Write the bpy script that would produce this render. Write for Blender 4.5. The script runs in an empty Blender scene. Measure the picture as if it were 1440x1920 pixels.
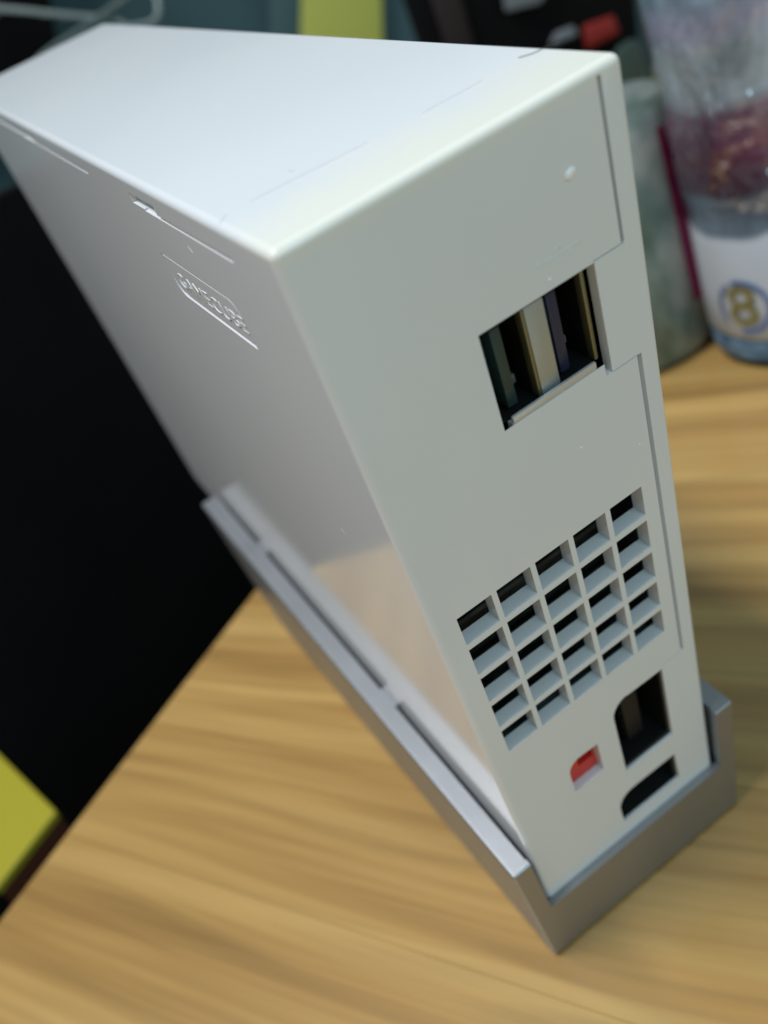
import bpy, bmesh, math, random
from mathutils import Matrix, Vector

random.seed(7)
scene = bpy.context.scene
COL = scene.collection

# ------------------------------------------------------------------ camera
TILT = math.radians(9.0)                 # the console leans back in its stand
Z0 = -0.0195
cd = bpy.data.cameras.new('camera')
cam = bpy.data.objects.new('camera', cd)
COL.objects.link(cam)
scene.camera = cam
right = Vector((0.81142995, -0.43396941, -0.39147412))
down = Vector((-0.54802649, -0.3321975, -0.76766645))
fwd = Vector((0.20309703, 0.83744574, -0.50738174))
CAM = Vector((-0.02277554, -0.10196805, 0.17487711))
mw = Matrix((right, -down, -fwd)).transposed().to_4x4()
mw.translation = CAM
cam.matrix_world = mw
FOC, CX, CY = 1620.951, 690.690, 984.643
cd.sensor_fit = 'VERTICAL'
cd.sensor_height = 24.0
cd.sensor_width = 18.0
cd.lens = FOC / 1920 * 24.0
cd.shift_x = (720 - CX) / 1920
cd.shift_y = (CY - 960) / 1920
cd.clip_start = 0.005
cd.clip_end = 50
cd.dof.use_dof = True
cd.dof.focus_distance = 0.118
cd.dof.aperture_fstop = cd.lens / 2.1

# ------------------------------------------------------------------ light
world = bpy.data.worlds.new("World")
scene.world = world
world.use_nodes = True
bg = world.node_tree.nodes['Background']
bg.inputs[0].default_value = (0.75, 0.94, 0.98, 1)
bg.inputs[1].default_value = 0.30

def area(name, loc, target, sx, sy, power, color):
    l = bpy.data.lights.new(name, 'AREA')
    l.shape = 'RECTANGLE'; l.size = sx; l.size_y = sy
    l.energy = power; l.color = color
    o = bpy.data.objects.new(name, l); COL.objects.link(o)
    o.location = loc
    d = Vector(target) - Vector(loc)
    o.rotation_euler = d.to_track_quat('-Z', 'Y').to_euler()
    return o

area('area_light', (-0.56, 0.08, 1.75), (0.02, 0.08, 0.05), 1.0, 0.28, 32, (0.96, 0.965, 1.0))  # overhead ceiling light
area('area_light', (0.15, -1.9, 1.3), (0.02, 0.0, 0.08), 1.2, 0.6, 13, (0.58, 0.90, 1.04))  # cool fill added on the camera side to lift the rear face

scene.view_settings.view_transform = 'Standard'
scene.view_settings.look = 'None'
scene.view_settings.gamma = 1
scene.view_settings.exposure = 0

# ------------------------------------------------------------------ frames
ct, st = math.cos(TILT), math.sin(TILT)
# console frame (mm, x right, y away, z up along the console) -> world metres
OFF = Vector((0, 0, -Z0 * ct))
BODY = Matrix.Translation(OFF) @ Matrix.Rotation(TILT, 4, 'X')

def ray(u, v):
    return (right * ((u - CX) / FOC) + down * ((v - CY) / FOC) + fwd)

def on_y(u, v, y):
    r = ray(u, v); return CAM + r * ((y - CAM.y) / r.y)

def on_z(u, v, z):
    r = ray(u, v); return CAM + r * ((z - CAM.z) / r.z)

def at_d(u, v, d):
    return CAM + ray(u, v) * d

# ------------------------------------------------------------------ materials
def mat(name, base=(.8, .8, .8), rough=.4, metal=0.0, coat=0.0, spec=.5, trans=0.0, ior=1.5):
    m = bpy.data.materials.new(name); m.use_nodes = True
    b = m.node_tree.nodes['Principled BSDF']
    b.inputs['Base Color'].default_value = (*base, 1)
    b.inputs['Roughness'].default_value = rough
    b.inputs['Metallic'].default_value = metal
    b.inputs['Coat Weight'].default_value = coat
    b.inputs['Specular IOR Level'].default_value = spec
    b.inputs['Transmission Weight'].default_value = trans
    b.inputs['IOR'].default_value = ior
    return m

def nodes(m):
    return m.node_tree.nodes, m.node_tree.links, m.node_tree.nodes['Principled BSDF']

def noise_node(m, scale, detail=3, rough=.5, coord='Object', vec=None):
    N, L, b = nodes(m)
    tc = N.new('ShaderNodeTexCoord')
    n = N.new('ShaderNodeTexNoise')
    n.inputs['Scale'].default_value = scale
    n.inputs['Detail'].default_value = detail
    n.inputs['Roughness'].default_value = rough
    if vec is not None:
        mp = N.new('ShaderNodeMapping'); mp.inputs['Scale'].default_value = vec
        L.new(tc.outputs[coord], mp.inputs[0]); L.new(mp.outputs[0], n.inputs['Vector'])
    else:
        L.new(tc.outputs[coord], n.inputs['Vector'])
    return n

def add_bump(m, n, strength, dist):
    N, L, b = nodes(m)
    bp = N.new('ShaderNodeBump')
    bp.inputs['Strength'].default_value = strength
    bp.inputs['Distance'].default_value = dist
    L.new(n.outputs[0], bp.inputs['Height'])
    L.new(bp.outputs[0], b.inputs['Normal'])

def vary(m, n, a, c, lo=.35, hi=.65):
    N, L, b = nodes(m)
    cr = N.new('ShaderNodeValToRGB')
    cr.color_ramp.elements[0].position = lo; cr.color_ramp.elements[0].color = (*a, 1)
    cr.color_ramp.elements[1].position = hi; cr.color_ramp.elements[1].color = (*c, 1)
    L.new(n.outputs[0], cr.inputs[0]); L.new(cr.outputs[0], b.inputs['Base Color'])
    return cr

def rough_vary(m, n, lo, hi):
    N, L, b = nodes(m)
    mr = N.new('ShaderNodeMapRange')
    mr.inputs['To Min'].default_value = lo; mr.inputs['To Max'].default_value = hi
    L.new(n.outputs[0], mr.inputs[0]); L.new(mr.outputs[0], b.inputs['Roughness'])

M = {}
# glossy white plastic, tone varying in soft patches, creamier along the top rear edge, faint orange peel
M['white'] = mat('white_plastic', (.78, .785, .77), .16)
n = noise_node(M['white'], 22, 2); vary(M['white'], n, (.765, .785, .805), (.73, .755, .775), .3, .7)
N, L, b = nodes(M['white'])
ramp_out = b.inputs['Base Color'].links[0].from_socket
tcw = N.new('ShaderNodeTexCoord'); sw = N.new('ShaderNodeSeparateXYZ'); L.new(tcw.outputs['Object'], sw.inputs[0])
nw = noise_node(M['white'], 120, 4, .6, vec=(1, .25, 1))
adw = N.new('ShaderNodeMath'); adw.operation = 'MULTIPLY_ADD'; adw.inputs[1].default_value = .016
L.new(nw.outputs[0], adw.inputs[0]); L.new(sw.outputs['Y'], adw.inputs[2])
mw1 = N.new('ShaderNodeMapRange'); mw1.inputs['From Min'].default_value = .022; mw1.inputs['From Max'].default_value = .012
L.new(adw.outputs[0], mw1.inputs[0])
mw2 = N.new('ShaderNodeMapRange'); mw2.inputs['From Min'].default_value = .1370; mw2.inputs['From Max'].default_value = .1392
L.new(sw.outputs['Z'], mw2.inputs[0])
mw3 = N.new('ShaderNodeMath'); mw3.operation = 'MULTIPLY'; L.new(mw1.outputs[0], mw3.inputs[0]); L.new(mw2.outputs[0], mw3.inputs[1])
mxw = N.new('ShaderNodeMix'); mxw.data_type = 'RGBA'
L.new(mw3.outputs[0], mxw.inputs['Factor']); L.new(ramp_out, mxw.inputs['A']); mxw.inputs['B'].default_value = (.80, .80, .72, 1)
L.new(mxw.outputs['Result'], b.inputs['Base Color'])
n2 = noise_node(M['white'], 45, 5, .65); rough_vary(M['white'], n2, .05, .17)
n3 = noise_node(M['white'], 260, 3); add_bump(M['white'], n3, .03, .0002)
M['silver'] = mat('silver_plastic', (.345, .36, .38), .34, .85)
n = noise_node(M['silver'], 4000, 2); add_bump(M['silver'], n, .10, .0001)
n2 = noise_node(M['silver'], 60, 3); rough_vary(M['silver'], n2, .38, .50)
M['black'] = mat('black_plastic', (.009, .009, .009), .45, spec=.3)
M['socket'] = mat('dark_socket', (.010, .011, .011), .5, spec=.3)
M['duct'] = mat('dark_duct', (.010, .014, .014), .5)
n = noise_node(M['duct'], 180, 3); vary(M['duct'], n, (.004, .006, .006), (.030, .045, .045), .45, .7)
M['steel'] = mat('nickel_steel', (.42, .47, .475), .36, .62)
n = noise_node(M['steel'], 500, 2, vec=(4, 1, .2)); rough_vary(M['steel'], n, .32, .48)
M['dull_steel'] = mat('dull_steel', (.16, .17, .17), .45, .4)
M['bright_steel'] = mat('polished_steel', (.60, .63, .64), .3, .5)
M['brass'] = mat('gold_plated_steel', (.27, .25, .14), .42, .8)
M['teal_t'] = mat('dark_teal_plastic', (.018, .045, .042), .35)
M['navy_t'] = mat('navy_plastic', (.014, .022, .055), .35)
M['red'] = mat('red_plastic', (.62, .030, .022), .28)
M['glint_dust'] = mat('pale_glint_dust', (.9, .9, .9), .12)  # near-white gloss for painted glints, dusty specks and side scratches
M['hair'] = mat('dark_hair', (.05, .05, .045), .5)
M['black_mat'] = mat('black_fabric', (.0045, .0045, .0048), .85, spec=.15)
n = noise_node(M['black_mat'], 7, 3); vary(M['black_mat'], n, (.0022, .0020, .0022), (.0048, .0036, .0040))
M['yellow'] = mat('yellow_card', (.34, .30, .014), .6)
M['yellow2'] = mat('pale_yellow_card', (.80, .80, .16), .6)
M['brown'] = mat('dark_red_brown_card', (.11, .030, .014), .5)
M['teal_wall'] = mat('teal_wall_paint', (.030, .062, .070), .8)
n = noise_node(M['teal_wall'], 1.6, 2); vary(M['teal_wall'], n, (.045, .095, .10), (.09, .18, .20), .3, .7)
M['bluegrey'] = mat('blue_grey_board', (.10, .19, .21), .6)
M['floor'] = mat('dark_floor', (.012, .011, .010), .6)
n = noise_node(M['floor'], 3, 3); vary(M['floor'], n, (.008, .007, .007), (.016, .014, .013))
M['grey'] = mat('grey_card', (.20, .22, .24), .5)
M['redtag'] = mat('red_tag', (.28, .016, .012), .5)
M['maroon_f'] = mat('dark_maroon_fabric', (.016, .006, .007), .6)
M['greeny'] = mat('dull_green_plastic', (.035, .06, .05), .4)
M['clearcable'] = mat('clear_grey_plastic', (.40, .47, .46), .10, trans=.62, ior=1.3)

# laminated pine: staves with their own tone, long grain, darker growth streaks
def wood(name):
    m = mat(name, (.4, .25, .1), .42, coat=.5)
    m.node_tree.nodes['Principled BSDF'].inputs['Coat Roughness'].default_value = .22
    N, L, b = nodes(m)
    tc = N.new('ShaderNodeTexCoord')
    mp = N.new('ShaderNodeMapping'); mp.inputs['Rotation'].default_value = (0, 0, math.radians(56))
    L.new(tc.outputs['Object'], mp.inputs[0])          # x along the grain
    # gentle waviness of the grain
    sc = N.new('ShaderNodeMapping'); sc.inputs['Scale'].default_value = (2.4, 74, 1)
    wob = N.new('ShaderNodeTexNoise'); wob.inputs['Scale'].default_value = 7; wob.inputs['Detail'].default_value = 1
    L.new(mp.outputs[0], wob.inputs['Vector'])
    wa = N.new('ShaderNodeVectorMath'); wa.operation = 'MULTIPLY_ADD'
    wa.inputs[1].default_value = (0, .011, 0)
    L.new(wob.outputs['Color'], wa.inputs[0]); L.new(mp.outputs[0], wa.inputs[2])
    L.new(wa.outputs[0], sc.inputs[0])
    streak = N.new('ShaderNodeTexNoise'); streak.inputs['Scale'].default_value = 1.0
    streak.inputs['Detail'].default_value = 4; streak.inputs['Roughness'].default_value = .55
    L.new(sc.outputs[0], streak.inputs['Vector'])
    r1 = N.new('ShaderNodeValToRGB')
    e = r1.color_ramp.elements
    e[0].position = .30; e[0].color = (.275, .152, .046, 1)
    e[1].position = .66; e[1].color = (.500, .318, .108, 1)
    k = e.new(.44); k.color = (.385, .224, .068, 1)
    k = e.new(.54); k.color = (.440, .268, .086, 1)
    L.new(streak.outputs[0], r1.inputs[0])
    fine = N.new('ShaderNodeTexNoise'); fine.inputs['Scale'].default_value = 1; fine.inputs['Detail'].default_value = 3
    sc2 = N.new('ShaderNodeMapping'); sc2.inputs['Scale'].default_value = (14, 420, 1)
    L.new(wa.outputs[0], sc2.inputs[0]); L.new(sc2.outputs[0], fine.inputs['Vector'])
    mr = N.new('ShaderNodeMapRange'); mr.inputs['To Min'].default_value = .80; mr.inputs['To Max'].default_value = 1.20
    L.new(fine.outputs[0], mr.inputs[0])
    oi = N.new('ShaderNodeObjectInfo')
    mr2 = N.new('ShaderNodeMapRange'); mr2.inputs['To Min'].default_value = .93; mr2.inputs['To Max'].default_value = 1.07
    L.new(oi.outputs['Random'], mr2.inputs[0])
    mu = N.new('ShaderNodeMath'); mu.operation = 'MULTIPLY'
    L.new(mr.outputs[0], mu.inputs[0]); L.new(mr2.outputs[0], mu.inputs[1])
    ln = N.new('ShaderNodeTexNoise'); ln.inputs['Scale'].default_value = 1; ln.inputs['Detail'].default_value = 2
    sc3 = N.new('ShaderNodeMapping'); sc3.inputs['Scale'].default_value = (1.6, 30, 1); sc3.inputs['Location'].default_value = (3, 7, 0)
    L.new(wa.outputs[0], sc3.inputs[0]); L.new(sc3.outputs[0], ln.inputs['Vector'])
    lr = N.new('ShaderNodeValToRGB')
    le = lr.color_ramp.elements
    le[0].position = .46; le[0].color = (1, 1, 1, 1); le[1].position = .54; le[1].color = (1, 1, 1, 1)
    q = le.new(.495); q.color = (.84, .84, .84, 1)
    q = le.new(.51); q.color = (.98, .98, .98, 1)
    L.new(ln.outputs[0], lr.inputs[0])
    mu2 = N.new('ShaderNodeMath'); mu2.operation = 'MULTIPLY'
    L.new(mu.outputs[0], mu2.inputs[0]); L.new(lr.outputs[0], mu2.inputs[1]); mu = mu2
    mx = N.new('ShaderNodeVectorMath'); mx.operation = 'SCALE'
    L.new(r1.outputs[0], mx.inputs[0]); L.new(mu.outputs[0], mx.inputs['Scale'])
    L.new(mx.outputs[0], b.inputs['Base Color'])
    rv = N.new('ShaderNodeMapRange'); rv.inputs['To Min'].default_value = .24; rv.inputs['To Max'].default_value = .40
    L.new(streak.outputs[0], rv.inputs[0]); L.new(rv.outputs[0], b.inputs['Roughness'])
    bp = N.new('ShaderNodeBump'); bp.inputs['Strength'].default_value = .15; bp.inputs['Distance'].default_value = .0003
    L.new(fine.outputs[0], bp.inputs['Height']); L.new(bp.outputs[0], b.inputs['Normal'])
    return m
M['wood'] = wood('pine_laminate')

# ------------------------------------------------------------------ mesh helpers
def link(name, me, m=None, parent=None):
    o = bpy.data.objects.new(name, me); COL.objects.link(o)
    if m is not None and me is not None:
        me.materials.clear(); me.materials.append(m)
    if parent is not None: o.parent = parent
    return o

def thing(name, label, cat, matrix=None, group=None):
    o = bpy.data.objects.new(name, None); COL.objects.link(o)
    o.empty_display_size = .02
    if matrix is not None: o.matrix_world = matrix
    o['label'] = label; o['category'] = cat
    if group: o['group'] = group
    return o

def tag(o, label, cat, group=None):
    o['label'] = label; o['category'] = cat
    if group: o['group'] = group
    return o

def structure(o):
    o['kind'] = 'structure'; return o

def bm_box(bm, x0, x1, y0, y1, z0, z1, s=.001):
    vs = [bm.verts.new((x * s, y * s, z * s)) for x in (x0, x1) for y in (y0, y1) for z in (z0, z1)]
    for f in ((0, 1, 3, 2), (4, 6, 7, 5), (0, 4, 5, 1), (2, 3, 7, 6), (0, 2, 6, 4), (1, 5, 7, 3)):
        bm.faces.new([vs[i] for i in f])

def bm_prism(bm, poly, y0, y1, s=.001):
    """poly: (x,z) counter-clockwise or not; extruded along y"""
    a = [bm.verts.new((x * s, y0 * s, z * s)) for x, z in poly]
    b = [bm.verts.new((x * s, y1 * s, z * s)) for x, z in poly]
    bm.faces.new(a); bm.faces.new(b[::-1])
    k = len(poly)
    for i in range(k):
        bm.faces.new([a[i], b[i], b[(i + 1) % k], a[(i + 1) % k]])

def fin(bm, name, bevel=0, seg=2, smooth=False):
    bmesh.ops.recalc_face_normals(bm, faces=bm.faces)
    if bevel:
        bmesh.ops.bevel(bm, geom=list(bm.edges), offset=bevel, segments=seg, profile=.5, affect='EDGES', clamp_overlap=True)
    me = bpy.data.meshes.new(name); bm.to_mesh(me); bm.free()
    if smooth:
        for p in me.polygons: p.use_smooth = True
        me.set_sharp_from_angle(angle=math.radians(38))
    return me

def box_mesh(name, *a, bevel=0, seg=2, smooth=False, s=.001):
    bm = bmesh.new(); bm_box(bm, *a, s=s)
    return fin(bm, name, bevel, seg, smooth or bevel > 0)

def boxes_mesh(name, bl, bevel=0):
    bm = bmesh.new()
    for a in bl: bm_box(bm, *a)
    return fin(bm, name, bevel)

def tube(name, pts, r, m, parent=None, res=6, cyclic=False):
    cu = bpy.data.curves.new(name, 'CURVE'); cu.dimensions = '3D'
    sp = cu.splines.new('NURBS'); sp.points.add(len(pts) - 1)
    for i, p in enumerate(pts): sp.points[i].co = (*p, 1)
    sp.order_u = min(4, len(pts)); sp.use_endpoint_u = True; sp.use_cyclic_u = cyclic
    cu.bevel_depth = r; cu.bevel_resolution = 3; sp.resolution_u = res; cu.use_fill_caps = True
    tmp = bpy.data.objects.new(name, cu); COL.objects.link(tmp)
    dg = bpy.context.evaluated_depsgraph_get()
    me = bpy.data.meshes.new_from_object(tmp.evaluated_get(dg))
    bpy.data.objects.remove(tmp)
    for p in me.polygons: p.use_smooth = True
    return link(name, me, m, parent)

def boolean(me, cutters, wn=True):
    """difference of a mesh with a list of cutter meshes, evaluated to a new mesh"""
    o = bpy.data.objects.new('work', me); COL.objects.link(o)
    cs = []
    for i, c in enumerate(cutters):
        co = bpy.data.objects.new('cut', c); COL.objects.link(co); cs.append(co)
        md = o.modifiers.new('b%d' % i, 'BOOLEAN'); md.object = co; md.solver = 'EXACT'; md.operation = 'DIFFERENCE'
    dg = bpy.context.evaluated_depsgraph_get()
    out = bpy.data.meshes.new_from_object(o.evaluated_get(dg))
    bpy.data.objects.remove(o)
    for co in cs: bpy.data.objects.remove(co)
    for p in out.polygons: p.use_smooth = True
    out.set_sharp_from_angle(angle=math.radians(32))
    if wn:
        o = bpy.data.objects.new('work', out); COL.objects.link(o)
        md = o.modifiers.new('w', 'WEIGHTED_NORMAL'); md.keep_sharp = True; md.weight = 100
        dg = bpy.context.evaluated_depsgraph_get()
        out2 = bpy.data.meshes.new_from_object(o.evaluated_get(dg))
        bpy.data.objects.remove(o)
        return out2
    return out

def text_mesh(txt, size, depth, off=0):
    cu = bpy.data.curves.new('text', 'FONT'); cu.body = txt; cu.size = size
    cu.extrude = depth; cu.offset = off; cu.align_x = 'CENTER'; cu.align_y = 'CENTER'; cu.resolution_u = 4
    o = bpy.data.objects.new('text', cu); COL.objects.link(o)
    dg = bpy.context.evaluated_depsgraph_get()
    me = bpy.data.meshes.new_from_object(o.evaluated_get(dg))
    bpy.data.objects.remove(o)
    return me

def arc(cx, cz, r, a0, a1, k=6):
    return [(cx + r * math.cos(math.radians(a0 + (a1 - a0) * i / k)), cz + r * math.sin(math.radians(a0 + (a1 - a0) * i / k))) for i in range(k + 1)]

# ------------------------------------------------------------------ the console
con = thing('game_console', 'white game console standing on edge in the silver stand, rear ports facing out', 'game console', BODY)

W, D, H = 44.0, 205.0, 139.4
shell = bmesh.new(); bm_box(shell, 0, W, 0, D, -1.8, H)
shell_me = fin(shell, 'shell', bevel=.0011, seg=4)

VX, VW, VPX = 3.82, 6.00, 6.91          # vent columns
VZ, VH, VPZ = 82.35, 5.75, 6.88         # vent rows
vx1 = VX + 4 * VPX + VW
vz0 = VZ - 4 * VPZ - VH
cut = []
def cbox(*a): cut.append(box_mesh('c', *a))
cbox(VX, vx1, -2, 3.0, vz0, VZ)                        # vent opening
cbox(VX - 1, vx1 + 1, 2.6, 26, vz0 - 1, VZ + 1)        # duct behind it
c = bmesh.new()                                        # double socket hole
bm_prism(c, [(18.72, 105.25), (34.9, 105.2), (34.9, 103.5), (35.95, 103.5), (35.95, 119.05), (18.75, 119.15)], -2, 1.9)
cut.append(fin(c, 'c'))
cbox(17.5, 37.2, 1.6, 17, 102.8, 120.2)
cbox(18.72, 20.25, .12, 2.5, 103.2, 106)
cbox(33.85, 34.95, .12, 2.5, 103.5, 106)
av = [(35.45, 19.9), (35.6, 40.4)] + [(28.0, 40.6)] + arc(27.6, 37.1, 3.7, 100, 175, 5) + [(23.85, 20.0)]
c = bmesh.new(); bm_prism(c, av, -2, 12); cut.append(fin(c, 'c'))
pw = [(35.3, 4.6), (35.1, 13.5), (24.6, 13.7)] + arc(24.4, 9.9, 3.8, 95, 178, 5) + [(20.7, 4.8)]
c = bmesh.new(); bm_prism(c, pw, -2, 12); cut.append(fin(c, 'c'))
rd = [(19.45, 25.7), (19.45, 34.2), (15.6, 34.4)] + arc(15.4, 31.7, 2.7, 95, 178, 4) + [(12.7, 25.7)]
c = bmesh.new(); bm_prism(c, rd, -2, 8); cut.append(fin(c, 'c'))
# seams of the rear panel
cbox(40.18, 40.72, -1, .9, 119.3, 138.3)
cbox(35.8, 40.5, -1, .5, 119.12, 119.30)
cbox(40.10, 40.85, -1, .9, 41.2, 103.45)
cbox(35.9, 40.3, -1, .5, 103.36, 103.52)
cbox(35.7, 40.3, -1, .35, 41.2, 41.34)
# seams and finger notches of the flaps on the left side
cbox(-1, .45, 13.6, 46, 135.05, 135.55)
cbox(-1, .9, 40, 51.5, 135.3, 136.9)
cbox(-1, .45, 75.8, 130, 135.75, 136.35)
cbox(-1, .9, 120, 165, 136.0, 137.2)
# outline of the badge
def ring(inset):
    y0, y1, z0, z1 = 21.0 + inset, 50.4 - inset, 121.2 + inset, 127.8 - inset
    r = 3.2 - inset
    pts = [(y0, z0), (y1 - r, z0)] + arc(y1 - r, z0 + r, r, -90, 0, 6)[1:] + [(y1, z1)]
    pts += [(y0 + r, z1)] + arc(y0 + r, z1 - r, r, 90, 180, 6)[1:]
    return pts
def side_prism(poly, x0, x1):
    bm = bmesh.new()
    a = [bm.verts.new((x0 * .001, y * .001, z * .001)) for y, z in poly]
    b = [bm.verts.new((x1 * .001, y * .001, z * .001)) for y, z in poly]
    bm.faces.new(a); bm.faces.new(b[::-1]); k = len(poly)
    for i in range(k): bm.faces.new([a[i], b[i], b[(i + 1) % k], a[(i + 1) % k]])
    return fin(bm, 'c')
rg = boolean(side_prism(ring(0), -1, .40), [side_prism([(y - .05, z + .30) for y, z in ring(.52)], -2, 1)], wn=False)
cut.append(rg)
shell_me = boolean(shell_me, cut)
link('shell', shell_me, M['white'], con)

# raised lettering inside the badge
tm = text_mesh('GAMECUBE', .0035, .00006, -.00007)
xs = [v.co.x for v in tm.vertices]; wd = max(xs) - min(xs)
sx = .0255 / wd
for v in tm.vertices:
    X, Y, Zz = v.co.x * sx, v.co.y, v.co.z
    v.co = Vector((-.00002 - Zz, .0343 - X, .1243 + Y))
tm.flip_normals()
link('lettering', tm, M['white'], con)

# vent grille: 4 upright bars and 20 short cross bars
bw = VPX - VW; bh = VPZ - VH
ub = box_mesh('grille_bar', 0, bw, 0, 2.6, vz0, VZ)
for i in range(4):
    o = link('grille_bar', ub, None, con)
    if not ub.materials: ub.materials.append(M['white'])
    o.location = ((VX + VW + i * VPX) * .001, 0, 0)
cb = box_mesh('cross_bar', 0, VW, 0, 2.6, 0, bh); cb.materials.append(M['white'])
for i in range(5):
    for j in range(4):
        o = link('cross_bar', cb, None, con)
        o.location = ((VX + i * VPX) * .001, 0, (VZ - VH - bh - j * VPZ) * .001)

def liner(name, x0, x1, y0, y1, z0, z1, m, t=.3):
    bl = [(x0, x1, y1 - t, y1, z0, z1), (x0, x0 + t, y0, y1 - t, z0, z1), (x1 - t, x1, y0, y1 - t, z0, z1),
          (x0 + t, x1 - t, y0, y1 - t, z0, z0 + t), (x0 + t, x1 - t, y0, y1 - t, z1 - t, z1)]
    return link(name, boxes_mesh(name, bl), m, con)
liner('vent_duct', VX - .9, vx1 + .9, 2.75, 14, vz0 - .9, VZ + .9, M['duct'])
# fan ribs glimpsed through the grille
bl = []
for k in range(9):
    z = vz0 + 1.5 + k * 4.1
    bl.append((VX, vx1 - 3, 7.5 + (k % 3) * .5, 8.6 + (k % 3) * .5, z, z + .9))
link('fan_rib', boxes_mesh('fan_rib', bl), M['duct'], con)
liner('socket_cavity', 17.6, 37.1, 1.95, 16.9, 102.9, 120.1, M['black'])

# the two sockets
link('usb_divider', box_mesh('usb_divider', 25.75, 28.7, .9, 13, 105.9, 118.35, bevel=.00022), M['steel'], con)
link('usb_edge_reflection', box_mesh('usb_edge_reflection', 25.32, 25.73, 1.0, 2.4, 105.9, 118.3, bevel=.0001), M['brass'], con)  # gold tint stands in for wood reflected in the divider edge
link('usb_side_plate', box_mesh('usb_side_plate', 34.55, 35.15, 1.25, 2.6, 105.6, 118.3, bevel=.00012), M['brass'], con)
link('usb_side_plate', box_mesh('usb_side_plate', 19.05, 19.4, 1.25, 13, 105.6, 118.3, bevel=.0001), M['steel'], con)
link('usb_top_plate', box_mesh('usb_top_plate', 19.45, 34.5, 1.6, 13, 118.38, 118.65), M['steel'], con)
link('usb_floor_plate', box_mesh('usb_floor_plate', 19.45, 34.5, 1.35, 13, 105.3, 105.6), M['socket'], con)
link('usb_lip', box_mesh('usb_lip', 20.3, 33.8, .04, .62, 105.27, 106.35, bevel=.00022), M['bright_steel'], con)
link('usb_inner_wall', boxes_mesh('usb_inner_wall', [(25.36, 25.72, 2.45, 13, 105.9, 118.3), (34.6, 35.1, 2.65, 13, 105.6, 118.3)]), M['black'], con)
for x, mm in ((21.2, 'teal_t'), (29.7, 'navy_t')):
    link('usb_tongue', box_mesh('usb_tongue', x, x + 1.5, 1.9, 12.5, 106.4, 117.6, bevel=.00012), M[mm], con)
    for z in (107.4, 109.6, 112.2, 114.6):
        link('usb_contact', box_mesh('usb_contact', x + 1.52, x + 1.62, 2.3, 11, z, z + .9), M['brass'], con)
sp = [(23.7, 24.4, 4.0, 5.0, 107.6, 108.9), (23.9, 24.5, 5.4, 6.4, 113.6, 114.6), (32.6, 33.3, 4.6, 5.6, 108.0, 109.1)]
for a in sp:
    link('usb_spring', box_mesh('usb_spring', *a, bevel=.0001), M['dull_steel'], con)

# other rear sockets
def plug_liner(name, poly, m, y0, y1):
    cxp = sum(p[0] for p in poly) / len(poly); czp = sum(p[1] for p in poly) / len(poly)
    def shrink(d): return [(cxp + (x - cxp) * (1 - d / 8), czp + (z - czp) * (1 - d / 8)) for x, z in poly]
    a = bmesh.new(); bm_prism(a, shrink(.06), y0, y1); a = fin(a, 'a')
    b = bmesh.new(); bm_prism(b, shrink(.55), y0 - 1, y1 - 1.0); b = fin(b, 'b')
    return link(name, boolean(a, [b], wn=False), m, con)
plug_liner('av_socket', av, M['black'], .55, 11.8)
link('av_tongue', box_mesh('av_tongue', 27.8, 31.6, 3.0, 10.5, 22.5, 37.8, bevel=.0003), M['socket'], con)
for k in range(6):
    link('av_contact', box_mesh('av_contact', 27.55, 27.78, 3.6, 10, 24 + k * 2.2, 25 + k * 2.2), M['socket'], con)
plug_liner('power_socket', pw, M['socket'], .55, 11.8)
for x in (25.5, 30.5):
    link('power_pin', box_mesh('power_pin', x, x + 1.0, 4.5, 10.5, 7.2, 11.2, bevel=.0001), M['black'], con)
a = bmesh.new(); bm_prism(a, [((x - 16) * .985 + 16, (z - 30) * .985 + 30) for x, z in rd], 1.7, 7.5); a = fin(a, 'a')
b = box_mesh('b', 15.6, 18.9, .5, 5.5, 29.2, 32.4)
link('red_socket', boolean(a, [b], wn=False), M['red'], con)

# small raised three-pronged symbol above the double socket
sy = bmesh.new()
bm_box(sy, 28.9, 34.4, -.05, .02, 122.55, 122.72)
bm_box(sy, 30.2, 31.6, -.05, .02, 123.35, 123.50)
bm_box(sy, 31.0, 32.8, -.05, .02, 121.75, 121.90)
bm_prism(sy, [(34.4, 122.3), (35.1, 122.63), (34.4, 122.97)], -.05, .02)
bm_prism(sy, arc(28.6, 122.63, .42, 0, 324, 9), -.05, .02)
bm_prism(sy, arc(31.9, 123.42, .28, 0, 324, 9), -.05, .02)
bm_box(sy, 32.8, 33.3, -.05, .02, 121.6, 122.1)
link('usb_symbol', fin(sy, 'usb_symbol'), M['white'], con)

# glossy white bumps standing in for lamp glints on nicks, plus dusty specks
def speck(x, z, r, sx=1.4):
    bm = bmesh.new(); bmesh.ops.create_icosphere(bm, subdivisions=2, radius=r * .001)
    for v in bm.verts: v.co = Vector((v.co.x * sx, v.co.y * .5, v.co.z))
    me = fin(bm, 'glint_dust_speck', smooth=True)
    o = link('glint_dust_speck', me, M['glint_dust'], con); o.location = (x * .001, -.00005, z * .001); o.rotation_euler = (0, -.5, 0)
for x, z, r in ((34.8, 130.4, .60), (28.9, 95.6, .16), (38.3, 89.7, .13), (29.5, 120.4, .20), (30.8, 112.2, .0)):
    if r: speck(x, z, r)

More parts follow.
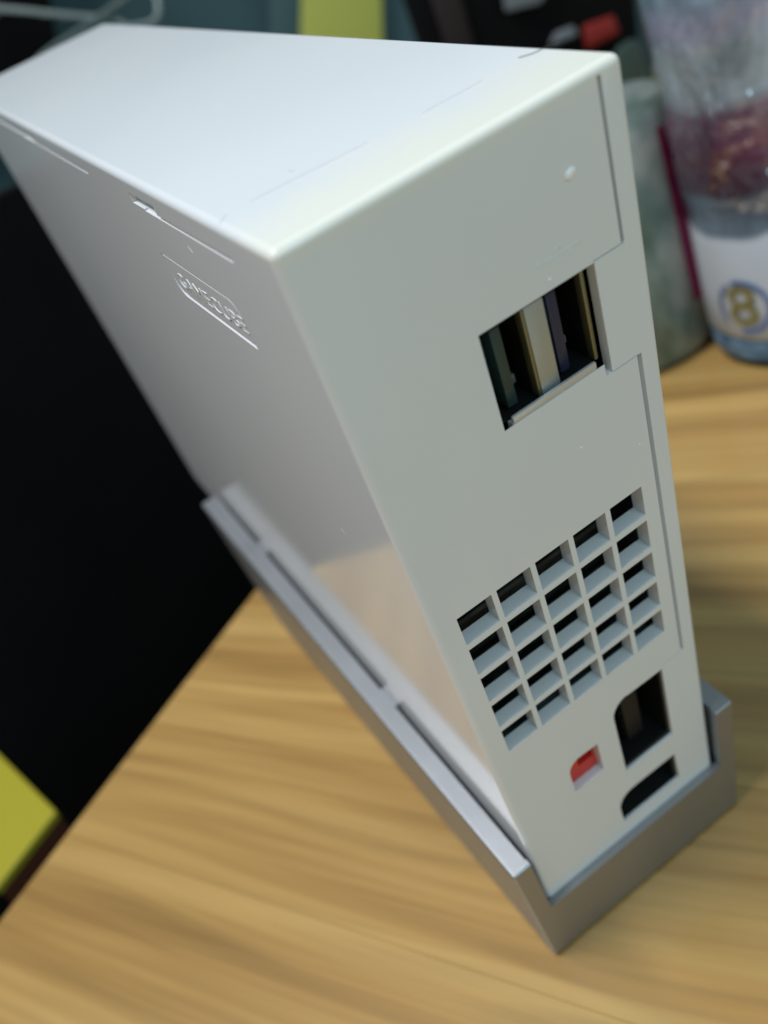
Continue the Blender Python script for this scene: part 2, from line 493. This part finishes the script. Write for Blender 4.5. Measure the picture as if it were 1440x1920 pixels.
# ------------------------------------------------------------------ the stand
sta = thing('console_stand', 'low silver wedge stand cradling the white console on the wooden table', 'console stand', BODY)
tan9 = math.tan(TILT)
def zt(y): return Z0 * 1000 - y * tan9 + .35
ys = (-1.6, 157.0)
top_l = {-1.6: -5.0, 157.0: -6.5}; top_r = {-1.6: 49.3, 157.0: 50.6}
bot_l = {-1.6: -3.9, 157.0: -4.4}; bot_r = {-1.6: 48.2, 157.0: 48.8}
bm = bmesh.new(); V = {}
for y in ys:
    V[y] = [bm.verts.new((x * .001, y * .001, z * .001)) for x, z in ((bot_l[y], zt(y)), (bot_r[y], zt(y)), (top_r[y], 18.5), (top_l[y], 18.5))]
a, b = V[ys[0]], V[ys[1]]
bm.faces.new(a); bm.faces.new(b[::-1])
for i in range(4): bm.faces.new([a[i], b[i], b[(i + 1) % 4], a[(i + 1) % 4]])
hull = fin(bm, 'hull', bevel=.00055, seg=3)
cuts = []
cuts.append(box_mesh('c', -1.15, 45.15, -.15, 300, -2.0, 60))
c = bmesh.new(); bm_prism(c, [(-.55, .05), (44.55, .05), (45.15, 30), (-1.15, 30)], -20, 3); cuts.append(fin(c, 'c'))
tray = boolean(hull, cuts)
link('tray', tray, M['silver'], sta)
for y in (46.2, 117.8):
    for x0, x1 in ((-1.3, -.12), (44.12, 45.3)):
        link('side_spacer', box_mesh('side_spacer', x0, x1, y, y + 6.3, 14.0, 18.2), M['silver'], sta)

# ------------------------------------------------------------------ the table: long glued staves
E0 = Vector((-.003, .194, 0)); ed = math.radians(32.5)
ex = Vector((math.cos(ed), math.sin(ed), 0)); gr = Vector((math.sin(ed), -math.cos(ed), 0))   # along the edge / along the grain
tab = thing('wooden_table', 'pale pine table top of glued staves under the console', 'table', Matrix.Identity(4))
SW = .056
mat_t = Matrix((ex.to_4d(), gr.to_4d(), (0, 0, 1, 0), (0, 0, 0, 1))).transposed()
for i in range(3): mat_t[3][i] = 0
for k in range(-12, 20):
    x0 = k * SW
    me = box_mesh('stave', x0 + .00001, x0 + SW - .00001, 0, .95, -.028, 0, s=1, bevel=.00015, seg=1)
    # rotate into world coordinates so that the grain runs on across the staves
    for v in me.vertices:
        v.co = E0 + ex * v.co.x + gr * v.co.y + Vector((0, 0, v.co.z))
    me.flip_normals()
    link('stave', me, M['wood'], tab)
rim = box_mesh('table_leg', -.60, -.55, .05, .10, -.75, -.029, s=1)
for dx, dy in ((0, 0), (1.55, 0), (0, .78), (1.55, .78)):
    o = link('table_leg', rim, M['brown'], tab)
    o.matrix_local = Matrix.Translation(E0 + ex * dx + gr * dy) @ Matrix.Rotation(ed, 4, 'Z') @ Matrix.Scale(-1, 4, (0, 1, 0))

# ------------------------------------------------------------------ room
fl = box_mesh('floor', -6, 7, -4, 3.4, -.80, -.75, s=1)
structure(link('floor', fl, M['floor']))
wl = box_mesh('wall', -6, 7, 2.6, 2.7, -.75, 2.8, s=1)
structure(link('wall', wl, M['teal_wall']))

def slab(name, poly_px, y, thick, m, label, cat, bevel=.004, parent=None):
    """a solid board facing the camera side whose outline was measured in the photograph"""
    pts = [on_y(u, v, y) for u, v in poly_px]
    bm = bmesh.new()
    a = [bm.verts.new(p) for p in pts]; back = (sum(pts, Vector()) / len(pts) - CAM).normalized() * thick
    b = [bm.verts.new(p + back) for p in pts]
    bm.faces.new(a); bm.faces.new(b[::-1]); k = len(a)
    for i in range(k): bm.faces.new([a[i], b[i], b[(i + 1) % k], a[(i + 1) % k]])
    me = fin(bm, name, bevel, 3, True)
    o = link(name, me, m, parent)
    if label: tag(o, label, cat)
    return o
slab('yellow_board', [(568, -160), (712, -160), (721, 200), (560, 200)], 2.4, .03, M['yellow2'], 'pale yellow board standing by the teal wall behind the console', 'board')
slab('blue_grey_board', [(505, -160), (800, -160), (800, 200), (505, 200)], 2.5, .03, M['bluegrey'], 'blue grey board against the wall behind the pale yellow board', 'board')
slab('black_screen', [(-200, -200), (60, -200), (112, 100), (90, 230), (-200, 230)], 2.3, .05, M['black_mat'], 'black screen at the back of the room, left of the console top', 'screen')

# big black cabinet beyond the table edge
cab = bmesh.new(); bm_box(cab, -1.1, .212, 0, .5, -.75, .150, s=1)
cm = fin(cab, 'black_cabinet', .004, 2, True)
o = link('black_cabinet', cm, M['black_mat']); tag(o, 'large matt black cabinet standing beyond the table edge', 'cabinet')
o.matrix_world = Matrix.Translation(E0 - gr * .27) @ Matrix.Rotation(ed, 4, 'Z')

# yellow carton with a dark brown side beyond the table edge
h = -.035
P = [on_z(105, 1520, h), on_z(-10, 1405, h), on_z(-120, 1500, h), on_z(-10, 1668, h)]
bm = bmesh.new()
tv = [bm.verts.new(p) for p in P]; lo = [bm.verts.new(p - Vector((0, 0, .004))) for p in P]
bm.faces.new(tv); bm.faces.new(lo[::-1])
for i in range(4): bm.faces.new([tv[i], lo[i], lo[(i + 1) % 4], tv[(i + 1) % 4]])
crt = thing('yellow_carton', 'bright yellow carton with dark brown sides beyond the table edge', 'carton', Matrix.Identity(4))
link('lid', fin(bm, 'lid', .0008), M['yellow'], crt)
cen = sum(P, Vector()) / 4
Q = [cen + (p - cen) * .97 for p in P]
bm = bmesh.new()
tv = [bm.verts.new(p - Vector((0, 0, .0042))) for p in Q]; lo = [bm.verts.new(Vector((p.x, p.y, -.75))) for p in Q]
bm.faces.new(tv); bm.faces.new(lo[::-1])
for i in range(4): bm.faces.new([tv[i], lo[i], lo[(i + 1) % 4], tv[(i + 1) % 4]])
link('carton_side', fin(bm, 'carton_side'), M['brown'], crt)

# black bag behind, with a red tag and a grey card
bag = thing('black_bag', 'black bag with a red tag standing behind the console', 'bag', Matrix.Identity(4))
slab('bag_body', [(712, -120), (1185, -120), (1215, 260), (900, 420), (790, 110)], .62, .16, M['black_mat'], None, None, .012, bag)
slab('side_panel', [(790, -60), (850, -60), (905, 140), (850, 140)], .612, .02, M['maroon_f'], None, None, .004, bag)
slab('red_tag', [(1092, 48), (1150, 28), (1162, 62), (1098, 96)], .608, .006, M['redtag'], None, None, .002, bag)
slab('grey_card', [(935, -60), (1060, -60), (1012, 8), (948, 24)], .608, .006, M['grey'], None, None, .002, bag)
slab('buckle', [(1040, 62), (1075, 48), (1085, 66), (1030, 88)], .606, .006, M['grey'], None, None, .002, bag)
slab('green_pouch', [(1150, 90), (1195, 66), (1230, 200), (1175, 240)], .50, .05, M['greeny'], 'dull green pouch between the black bag and the grey can', 'pouch', .006)

# clear plastic cables at the upper left
tube('clear_cable', [at_d(u, v, .62) for u, v in ((-160, 6), (-60, 12), (20, 17), (90, 25), (150, 32), (210, 33), (260, 60), (300, 140), (340, 260))], .0022, M['clearcable'])
tag(bpy.context.scene.objects['clear_cable'], 'clear plastic cable running level at the upper left behind the console', 'cable', 'clear plastic cables behind the console')
o = tube('clear_cable', [at_d(u, v, d) for u, v, d in ((330, -90, .70), (250, -12, .66), (200, 25, .62), (150, 60, .56), (100, 92, .50), (60, 125, .46), (30, 190, .44))], .0028, M['clearcable'])
tag(o, 'thick clear plastic cable slanting down behind the top corner of the console', 'cable', 'clear plastic cables behind the console')
o = tube('clear_cable', [at_d(u, v, .6) for u, v in ((285, -120), (290, -50), (296, 0), (300, 28), (288, 44), (262, 50), (220, 56), (180, 120))], .0024, M['clearcable'])
tag(o, 'clear plastic cable bent in a hook just behind the console top', 'cable', 'clear plastic cables behind the console')

# ------------------------------------------------------------------ bottle and can on the right
def lathe(name, prof, m, parent=None, seg=72, cap=True, wob=0):
    bm = bmesh.new(); rings = []
    for j, (r, z) in enumerate(prof):
        rr = []
        for i in range(seg):
            a = 2 * math.pi * i / seg
            q = r
            if wob:
                q += wob * (math.sin(a * 5 + z * 210) * .5 + math.sin(a * 11 - z * 330 + 1.3) * .3 + math.sin(a * 3 + z * 90) * .5)
            rr.append(bm.verts.new((q * math.cos(a), q * math.sin(a), z)))
        rings.append(rr)
    for a, b in zip(rings, rings[1:]):
        for i in range(seg): bm.faces.new([a[i], a[(i + 1) % seg], b[(i + 1) % seg], b[i]])
    if cap:
        bm.faces.new(rings[0][::-1]); bm.faces.new(rings[-1])
    return link(name, fin(bm, name, smooth=True), m, parent)

M['water'] = mat('pale_blue_bottle_plastic', (.50, .66, .80), .10, trans=.75, ior=1.33)
n = noise_node(M['water'], 60, 3); add_bump(M['water'], n, .5, .004)
M['blue_base'] = mat('blue_tinted_plastic', (.10, .22, .36), .12, trans=.3, ior=1.4)
n = noise_node(M['blue_base'], 90, 3); add_bump(M['blue_base'], n, .6, .004)
vary(M['blue_base'], n, (.05, .11, .19), (.22, .38, .52))
M['cap'] = mat('white_cap', (.5, .5, .55), .3)
M['gold'] = mat('olive_gold_ink', (.20, .17, .045), .4)
M['ring_blue'] = mat('blue_ink', (.10, .16, .34), .4)

# printed sleeve: bands by height
M['sleeve'] = mat('printed_sleeve', (.5, .5, .5), .25)
N, L, b = nodes(M['sleeve'])
tc = N.new('ShaderNodeTexCoord'); sxyz = N.new('ShaderNodeSeparateXYZ'); L.new(tc.outputs['Object'], sxyz.inputs[0])
nz = N.new('ShaderNodeTexNoise'); nz.inputs['Scale'].default_value = 22; nz.inputs['Detail'].default_value = 2
L.new(tc.outputs['Object'], nz.inputs['Vector'])
ma = N.new('ShaderNodeMath'); ma.operation = 'MULTIPLY_ADD'; ma.inputs[1].default_value = .012
L.new(nz.outputs[0], ma.inputs[0]); L.new(sxyz.outputs['Z'], ma.inputs[2])
mr = N.new('ShaderNodeMapRange'); mr.inputs['From Min'].default_value = .006; mr.inputs['From Max'].default_value = .156
L.new(ma.outputs[0], mr.inputs[0])
cr = N.new('ShaderNodeValToRGB'); cr.color_ramp.interpolation = 'LINEAR'
el = cr.color_ramp.elements
stops = [(.0, (.50, .54, .60)), (.345, (.50, .54, .60)), (.36, (.13, .17, .21)), (.44, (.16, .21, .28)), (.46, (.09, .045, .08)),
         (.54, (.12, .032, .07)), (.63, (.15, .07, .12)), (.66, (.34, .38, .42)), (.74, (.42, .48, .53)), (.79, (.50, .48, .62)), (.86, (.30, .42, .50)), (1.0, (.66, .68, .80))]
el[0].position, el[0].color = stops[0][0], (*stops[0][1], 1)
el[1].position, el[1].color = stops[-1][0], (*stops[-1][1], 1)
for p_, c_ in stops[1:-1]:
    k = el.new(p_); k.color = (*c_, 1)
L.new(mr.outputs[0], cr.inputs[0])
npn = noise_node(M['sleeve'], 36, 3, .55, vec=(1, 1, .55)); npn.inputs['Distortion'].default_value = 1.6
mps = N.new('ShaderNodeMapRange'); mps.inputs['From Min'].default_value = .35; mps.inputs['From Max'].default_value = .65
mps.inputs['To Min'].default_value = .62; mps.inputs['To Max'].default_value = 1.45
L.new(npn.outputs[0], mps.inputs[0])
lowm = N.new('ShaderNodeMapRange'); lowm.inputs['From Min'].default_value = .050; lowm.inputs['From Max'].default_value = .056
L.new(sxyz.outputs['Z'], lowm.inputs[0])
mxs = N.new('ShaderNodeMix'); mxs.inputs['A'].default_value = 1.0
L.new(lowm.outputs[0], mxs.inputs['Factor']); L.new(mps.outputs[0], mxs.inputs['B'])
scs = N.new('ShaderNodeVectorMath'); scs.operation = 'SCALE'
L.new(cr.outputs[0], scs.inputs[0]); L.new(mxs.outputs[0], scs.inputs['Scale'])
L.new(scs.outputs[0], b.inputs['Base Color'])
n4 = noise_node(M['sleeve'], 34, 2, vec=(1, 1, .35)); add_bump(M['sleeve'], n4, .25, .002)

BC = Vector((.224, .128, 0)); BR = .0345
bot = thing('drink_bottle', 'plastic drink bottle with a crinkled sleeve and a gold figure 8', 'bottle', Matrix.Translation(BC))
lathe('bottle_base', [(.020, .0005), (.029, .0008), (.0335, .004), (.0342, .009), (.0335, .0115)], M['blue_base'], bot)
lathe('sleeve', [(.0330, .0117), (BR, .014), (BR, .030), (BR, .052), (.0326, .060), (BR, .070), (BR, .092), (.0326, .100), (BR, .108), (BR, .135), (.031, .150), (.026, .164)], M['sleeve'], bot, wob=.0004)
lathe('bottle_neck', [(.026, .1642), (.018, .180), (.0135, .190), (.0135, .198)], M['water'], bot)
lathe('cap', [(.0155, .1985), (.0155, .214), (.0148, .2155)], M['cap'], bot)

def wrap(me, ang, zc, r, parent, name, m):
    """bend a flat piece (x across, y up) round the bottle"""
    for v in me.vertices:
        a = ang + v.co.x / r
        rr = r + .0006 + v.co.z
        v.co = Vector((rr * math.cos(a), rr * math.sin(a), zc + v.co.y))
    return link(name, me, m, parent)
tocam = math.atan2(CAM.y - BC.y, CAM.x - BC.x)
ANG8 = tocam - .60
ZC8 = .0265
e8 = text_mesh('8', .0215, .0001)
# denser mesh for bending
bm = bmesh.new(); bm.from_mesh(e8)
bmesh.ops.triangulate(bm, faces=bm.faces); bm.to_mesh(e8); bm.free()
for v in e8.vertices:
    x, y = v.co.x * 1.15, v.co.y
    v.co.x, v.co.y = x * math.cos(.05) - y * math.sin(.05), x * math.sin(.05) + y * math.cos(.05)
wrap(e8, ANG8, ZC8, BR, bot, 'figure_eight', M['gold'])
def ring_piece(r0, r1, a0, a1, k=36):
    bm = bmesh.new(); A = []; B = []
    for i in range(k + 1):
        t = math.radians(a0 + (a1 - a0) * i / k)
        A.append(bm.verts.new((r0 * math.cos(t), r0 * math.sin(t), 0))); B.append(bm.verts.new((r1 * math.cos(t), r1 * math.sin(t), 0)))
    for i in range(k): bm.faces.new([A[i], B[i], B[i + 1], A[i + 1]])
    me = bpy.data.meshes.new('ring'); bm.to_mesh(me); bm.free(); return me
wrap(ring_piece(.0088, .0106, -100, 110), ANG8, ZC8, BR, bot, 'blue_ring', M['ring_blue'])
wrap(ring_piece(.0090, .0102, 120, 215), ANG8, ZC8, BR, bot, 'blue_ring', M['ring_blue'])

# clear shrink film round the bottle, crumpled so that it sparkles
M['film'] = bpy.data.materials.new('clear_film'); M['film'].use_nodes = True
N = M['film'].node_tree.nodes; L = M['film'].node_tree.links; N.clear()
out = N.new('ShaderNodeOutputMaterial'); gl = N.new('ShaderNodeBsdfGlossy'); tr = N.new('ShaderNodeBsdfTransparent')
gl.inputs['Roughness'].default_value = .035; tr.inputs[0].default_value = (.97, .98, .99, 1)
mx = N.new('ShaderNodeMixShader'); fw = N.new('ShaderNodeLayerWeight'); fw.inputs[0].default_value = .35
fr = N.new('ShaderNodeMapRange'); fr.inputs['To Min'].default_value = .12; fr.inputs['To Max'].default_value = .40; L.new(fw.outputs['Facing'], fr.inputs[0])
tc = N.new('ShaderNodeTexCoord'); vo = N.new('ShaderNodeTexNoise'); vo.inputs['Scale'].default_value = 58; vo.inputs['Detail'].default_value = 2
L.new(tc.outputs['Object'], vo.inputs['Vector'])
bp = N.new('ShaderNodeBump'); bp.inputs['Strength'].default_value = 1; bp.inputs['Distance'].default_value = .012
L.new(vo.outputs[0], bp.inputs['Height']); L.new(bp.outputs[0], gl.inputs['Normal'])
L.new(fr.outputs[0], mx.inputs[0]); L.new(tr.outputs[0], mx.inputs[1]); L.new(gl.outputs[0], mx.inputs[2]); L.new(mx.outputs[0], out.inputs[0])
lathe('shrink_film', [(.0345, .060), (.0352, .075), (.0348, .100), (.0356, .120), (.0350, .140), (.033, .152), (.029, .166), (.023, .180)], M['film'], bot, cap=False, wob=.0006)

# grey-green can behind the bottle with a magenta stripe
M['can'] = mat('mottled_grey_green_print', (.12, .16, .14), .35, .3)
n = noise_node(M['can'], 28, 4, .6, vec=(1, 1, .7))
crr = vary(M['can'], n, (.10, .15, .12), (.50, .48, .44), .36, .66)
k = crr.color_ramp.elements.new(.48); k.color = (.22, .28, .26, 1)
M['magenta'] = mat('magenta_print', (.26, .012, .09), .4)
CC = Vector((.190, .190, 0)); CR = .038
can = thing('tall_can', 'tall grey green can with a magenta stripe beside the bottle', 'can', Matrix.Translation(CC))
lathe('can_body', [(.030, .0006), (.035, .0012), (CR, .006), (CR, .05), (CR, .090), (.035, .095), (.033, .097)], M['can'], can)
tc2 = math.atan2(CAM.y - CC.y, CAM.x - CC.x)
st_ = bmesh.new(); A = []; B = []
for i in range(13):
    z = .022 + i * .0056
    for lst, x in ((A, 0), (B, .0085)):
        a = tc2 + .76 - 0 + x / CR
        lst.append(st_.verts.new(((CR + .0004) * math.cos(a), (CR + .0004) * math.sin(a), z)))
for i in range(12): st_.faces.new([A[i], B[i], B[i + 1], A[i + 1]])
link('magenta_stripe', fin(st_, 'magenta_stripe', smooth=True), M['magenta'], can)

# ------------------------------------------------------------------ a stray hair on the console top
def top_pt(u, v):
    nrm = Vector((0, -st, ct)); p0 = BODY @ Vector((0, 0, H * .001 + .0001))
    r = ray(u, v); return CAM + r * ((p0 - CAM).dot(nrm) / r.dot(nrm))
o = tube('stray_hair', [top_pt(u, v) for u, v in ((972, 108), (990, 103), (1010, 96), (1020, 88), (1042, 80), (1050, 76))], .00004, M['hair'], res=4)
tag(o, 'short dark stray hair lying on the console top near its right edge', 'hair')

# faint scratches in the plastic
inv = BODY.inverted()
M['scratch'] = mat('scratched_plastic', (.62, .63, .63), .5)
def left_pt(u, v):
    r_ = BODY.to_3x3().inverted() @ ray(u, v); c_ = inv @ CAM
    return c_ + r_ * (-c_.x / r_.x)
for f_, px in ((0, ((470, 378), (520, 350), (600, 312), (690, 266))), (0, ((792, 212), (850, 180), (905, 150))), (0, ((540, 318), (546, 324), (552, 318))),
               (0, ((410, 418), (418, 410), (424, 402))), (1, ((704, 1040), (745, 1130), (784, 1232))), (1, ((640, 990), (646, 1000))), (1, ((352, 462), (362, 474)))):
    pts = [inv @ top_pt(u, v) for u, v in px] if f_ == 0 else [left_pt(u, v) for u, v in px]
    tube('scratch', pts, .000022, M['scratch'] if f_ == 0 else M['glint_dust'], con, res=3)
